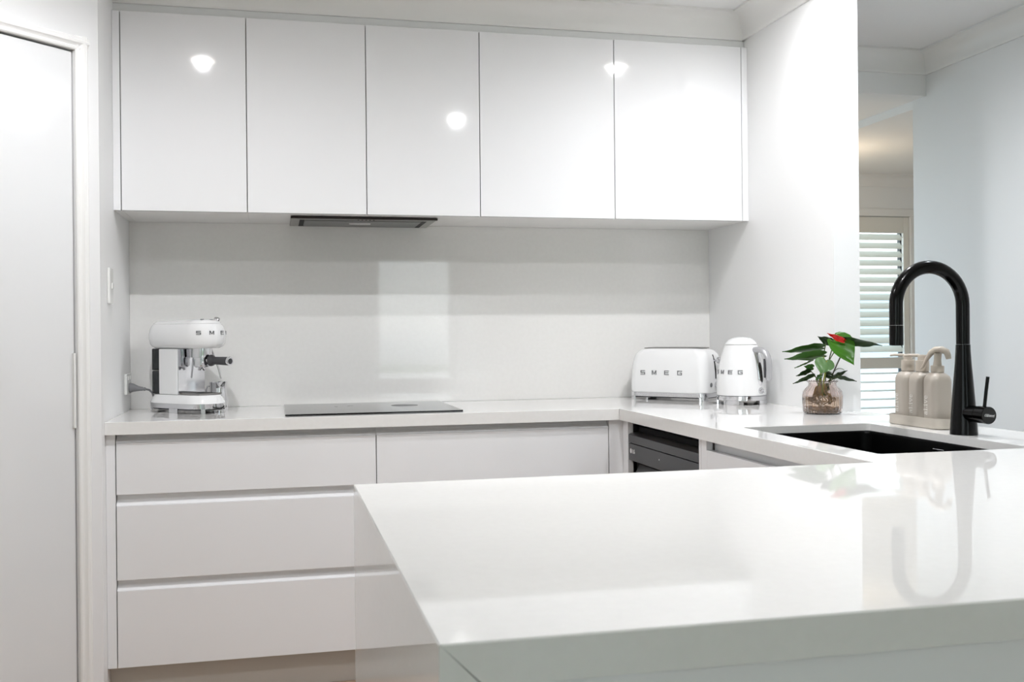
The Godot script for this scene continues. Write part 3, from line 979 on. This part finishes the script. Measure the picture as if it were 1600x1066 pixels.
func toaster() -> void:
	var t := thing("toaster", "white retro long-slot toaster on chrome feet in the bench corner left of the kettle", "toaster", Vector3(1.562, H + .0003, .200), deg_to_rad(-50))
	var hx := .170
	var hz := .090
	var base := dense(plan(hx, hz, .035, 0, 6), .012)
	var spans := []
	var n := base.size()
	for q in [[.155, .080], [-.155, .080], [.155, -.080], [-.155, -.080]]:
		var bi := 0
		for i in n:
			if (base[i] as Vector3).distance_to(Vector3(q[0], 0, q[1])) < (base[bi] as Vector3).distance_to(Vector3(q[0], 0, q[1])):
				bi = i
		spans.append([bi - 2, bi + 2])
	obj("chrome_base", feet_band(base, .030, .014, .006, spans), M["chrome"], t)
	obj("base_pan", g().loft([plan(hx - .008, hz - .008, .03, .010, 6), plan(hx - .008, hz - .008, .03, .0295, 6)]), M["dark slot"], t)
	obj("front_foot", g().lathe([Vector2(0, 0), Vector2(.006, 0), Vector2(.006, .011), Vector2(0, .011)], 12).moved(Transform3D(Basis(), Vector3(-.095, 0, hz - .02))), M["chrome"], t)
	var br := []
	for q in [[.002, .0302], [0, .034], [-.0005, .07], [.001, .11], [.004, .145], [.008, .168], [.013, .183], [.021, .194], [.032, .201], [.046, .204]]:
		br.append(plan(hx - q[0] * 1.15, hz - q[0], .036, q[1], 8))
	obj("shell", g().loft(br), M["enamel"], t)
	obj("top_plate", g().loft([plan(.128, .046, .02, .2035, 6), plan(.128, .046, .02, .2062, 6), plan(.126, .044, .018, .2070, 6)]), M["steel"], t)
	for k in [-.021, .021]:
		obj("bread_slot", g().rbox(Vector3(-.112, .2066, k - .011), Vector3(.112, .2074, k + .011), .0003, 1), M["dark slot"], t)
	var word := []
	var xs := [-.103, -.052, .003, .060]
	for i in 4:
		word.append([["S", "M", "E", "G"][i], Transform3D(Basis(Vector3.RIGHT, -.02), Vector3(xs[i], .1085, hz - .0008))])
	letters(word, .020, .0175, .0012, t)
	obj("lever_slot", g().tube([Vector3(hx - .0005, .085, 0), Vector3(hx - .001, .12, 0), Vector3(hx - .0068, .155, 0), Vector3(hx - .014, .178, 0)], [.0035], 8), M["dark slot"], t)
	obj("lever", g().tube([Vector3(hx - .012, .155, 0), Vector3(hx + .010, .157, 0)], [.004], 10), M["chrome"], t)
	obj("lever_knob", g().lathe([Vector2(0, 0), Vector2(.011, 0), Vector2(.013, .004), Vector2(.013, .010), Vector2(.010, .014), Vector2(0, .0145)], 20).moved(Transform3D(Basis(Vector3(0, 0, 1), -PI / 2), Vector3(hx + .008, .157, 0))), M["chrome"], t)
	obj("browning_dial", g().lathe([Vector2(0, 0), Vector2(.012, 0), Vector2(.012, .006), Vector2(.009, .008), Vector2(0, .008)], 20).moved(Transform3D(Basis(Vector3(0, 0, 1), -PI / 2), Vector3(hx - .0005, .062, 0))), M["chrome"], t)
	for k in [-.042, .042]:
		obj("button", g().lathe([Vector2(0, 0), Vector2(.0085, 0), Vector2(.0085, .003), Vector2(.007, .004), Vector2(0, .004)], 16).moved(Transform3D(Basis(Vector3(0, 0, 1), -PI / 2), Vector3(hx - .0003, .062, k))), M["grey letters"], t)

func kettle() -> void:
	# local +z is the side of the handle
	var t := thing("kettle", "white retro electric kettle with a grey handle on the bench right of the toaster", "kettle", Vector3(1.683, H + .0003, .530), deg_to_rad(24))
	var ring := []
	for j in 72:
		var a := TAU * j / 72
		ring.append(Vector3(sin(a) * .0905, 0, cos(a) * .0905))
	var spans := []
	for c in [3, 21, 39, 57]:
		spans.append([c - 4, c + 4])
	obj("chrome_base", feet_band(ring, .031, .016, .006, spans), M["chrome"], t)
	obj("base_pan", g().lathe([Vector2(0, .010), Vector2(.078, .010), Vector2(.080, .0305), Vector2(0, .0305)], 40), M["steel"], t)
	obj("seam_ring", g().lathe([Vector2(0, .0305), Vector2(.0890, .0305), Vector2(.0890, .0335), Vector2(0, .0335)], 48), M["grey letters"], t)
	var prof := [Vector2(0, .0336), Vector2(.0895, .0336), Vector2(.0905, .036), Vector2(.0903, .06), Vector2(.0885, .09), Vector2(.0850, .12), Vector2(.0795, .15), Vector2(.0730, .178), Vector2(.0665, .199), Vector2(.0610, .2150), Vector2(.0595, .2180), Vector2(0, .2180)]
	obj("jug_body", g().lathe(prof, 56), M["enamel"], t)
	obj("lid_seam", g().lathe([Vector2(0, .2178), Vector2(.0588, .2178), Vector2(.0584, .2200), Vector2(0, .2200)], 48), M["steel"], t)
	obj("lid", g().lathe([Vector2(0, .2201), Vector2(.0590, .2201), Vector2(.0575, .2240), Vector2(.0500, .2335), Vector2(.0380, .2415), Vector2(.0200, .2460), Vector2(0, .2472)], 48), M["enamel"], t)
	# handle: attached near the top, curving down
	var hp := []
	for q in [[.064, .198], [.082, .2005], [.099, .1985], [.113, .190], [.122, .176], [.1265, .158], [.128, .136], [.127, .112], [.1255, .094], [.1245, .089]]:
		hp.append(Vector3(0, q[1], q[0]))
	var rings := []
	for i in hp.size():
		var dv: Vector3 = (hp[mini(i + 1, hp.size() - 1)] - hp[maxi(i - 1, 0)]).normalized()
		var nv := Vector3(1, 0, 0).cross(dv).normalized()
		var rr := []
		var wx: float = [.015, .0145, .014, .0138, .0138, .0138, .0138, .0135, .0115, .0065][i]
		var wn: float = [.0125, .011, .0105, .010, .0098, .0095, .0092, .009, .008, .0045][i]
		for j in 20:
			var a := TAU * j / 20
			rr.append(hp[i] + Vector3(1, 0, 0) * cos(a) * wx + nv * sin(a) * wn)
		rings.append(rr)
	obj("handle", g().loft(rings), M["handle alloy"], t, 50)
	obj("handle_grip", g().tube([Vector3(-.0125, .168, .117), Vector3(-.0135, .13, .1205), Vector3(-.0125, .1, .1185)], [.0035, .005, .0035], 10), M["grey rubber"], t)
	# water gauge under the handle and its switch
	var rad := func(y: float) -> float:
		for i in range(1, prof.size() - 2):
			if y <= prof[i + 1].y:
				return lerpf(prof[i].x, prof[i + 1].x, (y - prof[i].y) / (prof[i + 1].y - prof[i].y))
		return .06
	var fr := []
	var win := []
	for i in 15:
		var y := lerpf(.072, .192, i / 14.0)
		fr.append(Vector3(0, y, rad.call(y) - .004))
	for i in 13:
		var y := lerpf(.080, .158, i / 12.0)
		win.append(Vector3(0, y, rad.call(y) + .0020))
	var frr := []
	for i in 15:
		frr.append(.0125 if i > 1 and i < 13 else [.007, .011, .0, 0, 0, 0, 0, 0, 0, 0, 0, 0, 0, .0125, .012][i])
	obj("gauge_frame", g().tube(fr, frr, 18), M["chrome"], t)
	obj("gauge_window", g().tube(win, [.0045, .0075, .0085, .0088, .0088, .0088, .0088, .0088, .0088, .0088, .0085, .0075, .0045], 16), M["gauge glass"], t)
	obj("switch_knob", g().lathe([Vector2(0, 0), Vector2(.0125, 0), Vector2(.0125, .004), Vector2(.006, .006), Vector2(.006, .018), Vector2(0, .019)], 20).moved(Transform3D(Basis(Vector3.RIGHT, PI / 2), Vector3(0, .0515, .0885))), M["chrome"], t)
	var word := []
	for i in 4:
		var a := deg_to_rad(-90.0 - 37.5 + 25.0 * i)
		word.append([["S", "M", "E", "G"][i], Transform3D(Basis(Vector3.UP, a) * Basis(Vector3.RIGHT, -.12), Vector3(sin(a) * .0852, .1195, cos(a) * .0852))])
	letters(word, .0170, .0150, .0012, t)

func sink_area() -> void:
	# undermount sink
	var s := thing("undermount_sink", "black undermount sink set into the return bench in front of the tap", "sink", Vector3(1.464, H - .0205, 1.7215))
	var o := []
	for q in [[.215, .348, .02, 0.0], [.192, .325, .02, 0.0], [.190, .323, .025, -.006], [.186, .319, .03, -.17], [.176, .309, .035, -.186], [.05, .05, .05, -.192], [.05, .05, .05, -.200], [.19, .322, .03, -.196], [.2, .33, .03, -.17], [.2, .33, .03, -.004], [.215, .348, .02, -.004]]:
		o.append(plan(q[0], q[1], q[2], q[3], 6))
	o.append(o[0])
	obj("bowl", g().loft(o, false, false), M["sink granite"], s)
	obj("drain", g().lathe([Vector2(0, -.1915), Vector2(.044, -.1915), Vector2(.044, -.1895), Vector2(.036, -.190), Vector2(0, -.193)], 28), M["chrome"], s)
	obj("overflow", g().rbox(Vector3(.1855, -.034, -.022), Vector3(.189, -.018, .022), .001), M["chrome"], s)
	# tap
	var t := thing("kitchen_tap", "tall black gooseneck mixer tap standing behind the sink", "tap", Vector3(1.707, H + .0003, 1.747))
	var tb: Material = M["tap black"]
	obj("tap_body", g().lathe([Vector2(0, 0), Vector2(.0335, 0), Vector2(.0335, .003), Vector2(.0318, .03), Vector2(.0275, .09), Vector2(.0235, .14), Vector2(.0200, .18), Vector2(.0182, .21), Vector2(.0176, .229), Vector2(0, .229)], 40), tb, t)
	var pts := [Vector3(0, .2295, 0), Vector3(0, .26, 0), Vector3(0, .30, 0), Vector3(0, .33, 0)]
	var R := .0955
	for i in range(1, 25):
		var a := PI * i / 24
		pts.append(Vector3(-R + R * cos(a), .33 + .0955 * sin(a), 0))
	pts.append(Vector3(-2 * R, .30, 0))
	pts.append(Vector3(-2 * R, .2795, 0))
	obj("gooseneck", g().tube(pts, [.0167], 24), tb, t)
	obj("spray_head", g().tube([Vector3(-2 * R, .279, 0), Vector3(-2 * R, .278, 0), Vector3(-2 * R, .230, 0), Vector3(-2 * R, .2285, 0)], [.0163, .0170, .0170, .0155], 24), tb, t)
	var cz := Transform3D(Basis(Vector3.RIGHT, PI / 2), Vector3(0, .055, 0))
	obj("valve_body", g().lathe([Vector2(0, .012), Vector2(.0205, .012), Vector2(.0205, .058), Vector2(.0195, .0585), Vector2(.0195, .060), Vector2(0, .060)], 32).moved(cz), tb, t)
	obj("valve_cap", g().lathe([Vector2(0, .0601), Vector2(.0210, .0601), Vector2(.0215, .061), Vector2(.0215, .0935), Vector2(.0208, .0945), Vector2(0, .0945)], 32).moved(cz), tb, t)
	obj("valve_face", g().lathe([Vector2(0, .0946), Vector2(.0203, .0946), Vector2(.0203, .0950), Vector2(0, .0950)], 32).moved(cz), M["tap face"], t)
	obj("lever", g().tube([Vector3(0, .073, .078), Vector3(.0035, .112, .080), Vector3(.0075, .150, .082)], [.0042], 12), tb, t)
	obj("maker_script", text_geo("Oliveri", .0085, .0006, true, .35).moved(Transform3D(Basis(Vector3(0, 0, 1), -.10), Vector3(.001, .0545, .0953))), M["pale print"], t)
	# bottles on a tray
	var tr := thing("bottle_tray", "long taupe tray with rounded ends beside the tap, under three bottles", "tray", Vector3(1.752, H + .0003, 1.515))
	var ro := []
	for q in [[.036, .118, 0.0], [.0385, .1205, .002], [.039, .121, .026], [.0385, .1205, .0285], [.037, .119, .0285], [.0355, .1175, .010]]:
		ro.append(plan(q[0], q[1], .030, q[2], 8))
	obj("tray_body", g().loft(ro), M["tray stone"], tr)
	var zs := [1.449, 1.515, 1.581]
	var labs := ["taupe pump bottle farthest from the tap, at the left end of the tray", "taupe pump bottle in the middle of the three on the tray", "taupe spray bottle with a curved trigger head, nearest the tap"]
	for k in 3:
		var b := thing(["pump_bottle", "pump_bottle", "spray_bottle"][k], labs[k], "bottle", Vector3(1.752, H + .0106, zs[k]), 0, "taupe bottles on the tray")
		var rr := []
		for q in [[.0285, 0.0], [.0300, .002], [.0305, .006], [.0305, .112], [.0300, .121], [.0275, .129], [.0225, .135], [.0165, .139], [.0145, .1405], [.0145, .142]]:
			rr.append(plan(q[0], q[0], q[0] * .62, q[1], 8))
		obj("bottle_body", g().loft(rr), M["taupe plastic"], b)
		obj("collar", g().lathe([Vector2(0, .1421), Vector2(.0172, .1421), Vector2(.0175, .143), Vector2(.0175, .158), Vector2(.0165, .1595), Vector2(0, .1595)] if k == 2 else [Vector2(0, .1421), Vector2(.0178, .1421), Vector2(.0182, .143), Vector2(.0178, .171), Vector2(.0170, .172), Vector2(0, .172)], 28), M["cap plastic"], b)
		var face := Basis(Vector3(0, 0, 1), Vector3.UP, Vector3(-1, 0, 0)) * Basis(Vector3(0, 0, 1), PI / 2)
		obj("lettering", text_geo("al.ive", .021, .0006, true).moved(Transform3D(face, Vector3(-.0307, .052, -.010))), M["bottle print"], b)
		if k < 2:
			obj("pump_head", g().lathe([Vector2(0, .1722), Vector2(.0125, .1722), Vector2(.0120, .183), Vector2(.0125, .1835), Vector2(.0115, .1875), Vector2(0, .188)], 24), M["cap plastic"], b)
			obj("nozzle", g().tube([Vector3(-.004, .1855, -.008), Vector3(-.024, .1862, -.0265), Vector3(-.032, .1848, -.034), Vector3(-.033, .182, -.035)], [.0048, .0040, .0034, .003], 10), M["cap plastic"], b)
		else:
			obj("neck", g().tube([Vector3(0, .1595, 0), Vector3(0, .175, .001), Vector3(0, .193, .003)], [.0115, .0095, .0100], 14), M["cap plastic"], b)
			var sp := []
			var path := [[.032, .178], [.030, .187], [.026, .197], [.012, .203], [-.004, .202], [-.018, .194], [-.028, .180], [-.036, .165], [-.043, .154], [-.048, .149]]
			for i in path.size():
				var pv := Vector3(0, path[i][1], path[i][0])
				var pa := Vector3(0, path[maxi(i - 1, 0)][1], path[maxi(i - 1, 0)][0])
				var pb := Vector3(0, path[mini(i + 1, 9)][1], path[mini(i + 1, 9)][0])
				var dv := (pb - pa).normalized()
				var nv := Vector3.RIGHT.cross(dv)
				var wn: float = [.006, .008, .009, .0095, .0095, .008, .0055, .0038, .0028, .0016][i]
				var ring := []
				for j in 14:
					var a := TAU * j / 14
					ring.append((pv + Vector3.RIGHT * cos(a) * minf(.0095, wn * 1.5) + nv * sin(a) * wn).rotated(Vector3.UP, .45))
				sp.append(ring)
			obj("trigger_head", g().loft(sp), M["cap plastic"], b, 60)
	plant()

# leaf blade of real thickness: base, tip, side direction, half width, droop and fold
func leaf(base: Vector3, tip: Vector3, side: Vector3, w: float, droop := 0.1, fold := 0.1, heart := 1.0, left := 1.0) -> Geo:
	var ax := tip - base
	var L := ax.length()
	ax /= L
	side = (side - ax * side.dot(ax)).normalized()
	var nm := side.cross(ax).normalized()
	var half := [Vector2(.02, 0), Vector2(-.08 * heart, .18), Vector2(-.13 * heart, .38), Vector2(-.09 * heart, .62), Vector2(.03, .84), Vector2(.18, .98), Vector2(.34, .97), Vector2(.50, .83), Vector2(.65, .60), Vector2(.78, .36), Vector2(.88, .17), Vector2(.95, .06), Vector2(1.0, 0)]
	var mid := [.02, .02, .03, .05, .11, .21, .34, .49, .64, .77, .875, .95, 1.0]
	var p := PackedVector3Array()
	var t := PackedInt32Array()
	for layer in 2:
		for i in half.size():
			for k in 7:
				var f := (k - 3) / 3.0
				var along := lerpf(mid[i], half[i].x, absf(f))
				var ac: float = half[i].y * f * w * (left if f < 0.0 else 1.0)
				var v := base + ax * along * L + side * ac + nm * (-droop * L * along * along * .9 + absf(ac) * fold + .0016 * sin(absf(f) * 9.0 + along * 14.0))
				p.append(v - (nm * .0006 if layer else Vector3.ZERO))
	var n := half.size() * 7
	for i in half.size() - 1:
		for k in 6:
			var a := i * 7 + k
			t.append_array([a, a + 1, a + 8, a, a + 8, a + 7])
			t.append_array([n + a, n + a + 8, n + a + 1, n + a, n + a + 7, n + a + 8])
		for k in [0, 6]:
			var a: int = i * 7 + k
			if k == 0:
				t.append_array([a, a + 7, n + a + 7, a, n + a + 7, n + a])
			else:
				t.append_array([a, n + a + 7, a + 7, a, n + a, n + a + 7])
	var o := g()
	o.P = p
	o.T = t
	# face the thin sheet so that its upper side points up or towards the room
	return o

func plant() -> void:
	var c := Vector3(1.725, H + .0003, 1.03)
	var v := thing("glass_vase", "ribbed rose-tinted glass jar of water holding the red-flowered plant", "vase", c)
	obj("glass", g().lathe([Vector2(0, .004), Vector2(0, 0), Vector2(.050, 0), Vector2(.0575, .002), Vector2(.0605, .008), Vector2(.0625, .035), Vector2(.0630, .058), Vector2(.0600, .072), Vector2(.0520, .082), Vector2(.0450, .089), Vector2(.0425, .096), Vector2(.0450, .101), Vector2(.0490, .1035), Vector2(.0490, .1055), Vector2(.0460, .1062), Vector2(.0420, .102), Vector2(.0400, .096), Vector2(.0425, .089), Vector2(.0495, .080), Vector2(.0575, .071), Vector2(.0605, .058), Vector2(.0600, .035), Vector2(.0580, .010), Vector2(.0540, .0045)], 168, .010, 28, true), M["rose glass"], v, 50)
	obj("water", g().lathe([Vector2(0, .0050), Vector2(.0530, .0050), Vector2(.0572, .0105), Vector2(.0591, .035), Vector2(.0595, .056), Vector2(0, .056)], 56), M["pond water"], v)
	var rng := RandomNumberGenerator.new()
	rng.seed = 11
	var pb := g()
	for i in 150:
		var a := rng.randf() * TAU
		var r := sqrt(rng.randf()) * .049
		var q := rng.randf_range(.0035, .0062)
		var y := .0062 + q * .7 + rng.randf() * .013
		pb.join(g().lathe([Vector2(0, -q * .7), Vector2(q * .8, -q * .4), Vector2(q, 0), Vector2(q * .75, q * .45), Vector2(0, q * .7)], 7), Transform3D(Basis.from_euler(Vector3(rng.randf(), rng.randf() * 6, rng.randf())), Vector3(cos(a) * r, y, sin(a) * r)))
	var po := obj("pebbles", pb, M["pebble"], v, 60)
	po.set_meta("kind", "stuff")
	# plant; R is to the right as the photo sees it, F towards the photographer
	var R := Vector3(.866, 0, .5)
	var F := Vector3(-.5, 0, .866)
	var U := Vector3.UP
	var k := .00212
	var t := thing("anthurium_plant", "small leafy green plant with one red flower standing in the glass jar", "plant", c)
	var at := func(u: float, vv: float, d: float) -> Vector3:
		return R * (u - 1285.5) * k + U * (649.0 - vv) * k + F * d
	# [base u, v, depth], [tip u, v, depth], side vector, half width, droop, fold, material
	var L := [
		[1301, 537, .070, 1331, 575, .085, R * .8 + U * .6, .052, .12, .10, "leaf bright", .45],
		[1312, 535, .055, 1371, 539, .12, F * .9 + U * .45, .030, .12, -.25, "leaf dark"],
		[1300, 541, -.030, 1279, 533, -.02, F * .7 + U * .7, .020, .1, .1, "leaf dark"],
		[1284, 549, -.01, 1228, 559, .015, F * .85 + U * .5, .026, .10, -.2, "leaf mid"],
		[1286, 560, .02, 1231, 569, .035, F * .80 + U * .55, .028, .08, -.2, "leaf mid"],
		[1291, 567, .045, 1283, 588, .055, R, .032, .05, .12, "leaf pale"],
		[1272, 578, .03, 1259, 577, .04, U * .9 + F * .4, .012, .1, .2, "leaf mid"],
		[1268, 584, .03, 1249, 594, .04, U * .55 + F * .8, .016, .18, -.2, "leaf dark"],
		[1272, 591, .04, 1244, 605, .05, U * .5 + F * .8, .015, .1, -.15, "leaf dark"],
		[1301, 592, .03, 1321, 582, .02, U * .6 + F * .8, .014, .08, -.2, "leaf dark"],
		[1308, 591, .035, 1335, 598, .03, U * .55 + F * .8, .012, .06, -.2, "leaf dark"],
		[1270, 569, -.01, 1246, 582, .0, F * .9 + U * .2, .010, .1, -.1, "leaf mid"],
		[1292, 588, .0, 1305, 597, .01, R * .4 + U, .012, .1, .1, "leaf dark"],
		[1283, 590, .02, 1276, 599, .03, R * .7 + U * .5, .012, .1, .1, "leaf mid"],
	]
	for q in L:
		obj("leaf", leaf(at.call(q[0], q[1], q[2]), at.call(q[3], q[4], q[5]), q[6], q[7], q[8], q[9], 1.0, q[11] if q.size() > 11 else 1.0), M[q[10]], t, 60)
	var sp := obj("red_spathe", leaf(at.call(1316, 537, .088), at.call(1293, 526, .095), F * .6 + U * .9, .011, -.05, .35), M["spathe red"], t, 60)
	sp.set_meta("label", "narrow red flower bract")
	# stems from the jar's mouth
	var S := [
		[1296, 600, .01, 1304, 580, .02, 1313, 560, .04, "stem dark", .0022],
		[1290, 600, .0, 1292, 575, .0, 1303, 541, .02, "stem", .0019],
		[1284, 600, -.01, 1285, 570, -.015, 1291, 543, -.02, "stem", .0019],
		[1283, 600, .01, 1286, 580, .01, 1286, 555, .0, "stem yellow", .0020],
		[1287, 602, .02, 1290, 585, .035, 1292, 568, .045, "stem yellow", .0026],
		[1281, 602, .01, 1282, 592, .02, 1288, 562, .02, "stem yellow", .0026],
		[1278, 602, .01, 1277, 590, .02, 1268, 584, .03, "stem", .0015],
		[1280, 602, .01, 1278, 592, .03, 1272, 591, .04, "stem", .0014],
		[1292, 602, .01, 1297, 596, .02, 1302, 591, .03, "stem", .0014],
		[1293, 602, .01, 1301, 596, .02, 1309, 591, .035, "stem", .0014],
		[1299, 592, .01, 1306, 575, .02, 1317, 582, .03, "stem", .0010],
		[1283, 600, .0, 1290, 572, .0, 1316, 537, -.015, "stem", .0016],
	]
	for q in S:
		var a: Vector3 = at.call(q[0], q[1], q[2])
		var b: Vector3 = at.call(q[3], q[4], q[5])
		var e: Vector3 = at.call(q[6], q[7], q[8])
		var pts := [Vector3(a.x * .5, .058, a.z * .5)]
		for i in 9:
			var f := i / 8.0
			pts.append(a * (1 - f) * (1 - f) + b * 2 * f * (1 - f) + e * f * f)
		obj("stem", g().tube(pts, [q[10]], 8), M[q[9]], t)
	# root ball seen through the glass
	var ro := g()
	for i in 34:
		var a := rng.randf() * TAU
		var p0 := Vector3(cos(a) * .012, .100, sin(a) * .012)
		var p1 := Vector3(cos(a) * rng.randf_range(.012, .028), .070, sin(a) * rng.randf_range(.012, .028))
		var a2 := a + rng.randf_range(-1.2, 1.2)
		var p2 := Vector3(cos(a2) * rng.randf_range(.02, .048), .045, sin(a2) * rng.randf_range(.02, .048))
		var p3 := Vector3(cos(a2 + .6) * rng.randf_range(.01, .048), rng.randf_range(.022, .035), sin(a2 + .6) * rng.randf_range(.01, .048))
		ro.tube([p0, p1, p2, p3], [.0022, .0018, .0014, .0007], 6)
	var rt := obj("roots", ro, M["root"], t, 60)
	rt.set_meta("kind", "stuff")

func wall_fittings() -> void:
	var s := thing("light_switch", "white wall switch plate high on the left return wall", "switch", Vector3(XL + .0003, 1.336, .485))
	obj("plate", g().rbox(Vector3(0, -.058, -.036), Vector3(.009, .058, .036), .003), M["white plastic"], s)
	obj("rocker", g().rbox(Vector3(.0091, -.010, -.012), Vector3(.0135, .010, .012), .0015), M["white plastic"], s)
	var p := thing("power_outlet", "white power outlet on the left wall behind the espresso machine", "outlet", Vector3(XL + .0003, .999, .108))
	obj("plate", g().rbox(Vector3(0, -.037, -.056), Vector3(.010, .037, .056), .003), M["white plastic"], p)
	obj("rocker", g().rbox(Vector3(.0101, .016, -.012), Vector3(.0135, .030, -.004), .001), M["white plastic"], p)
	obj("rocker", g().rbox(Vector3(.0101, .016, .030), Vector3(.0135, .030, .038), .001), M["white plastic"], p)
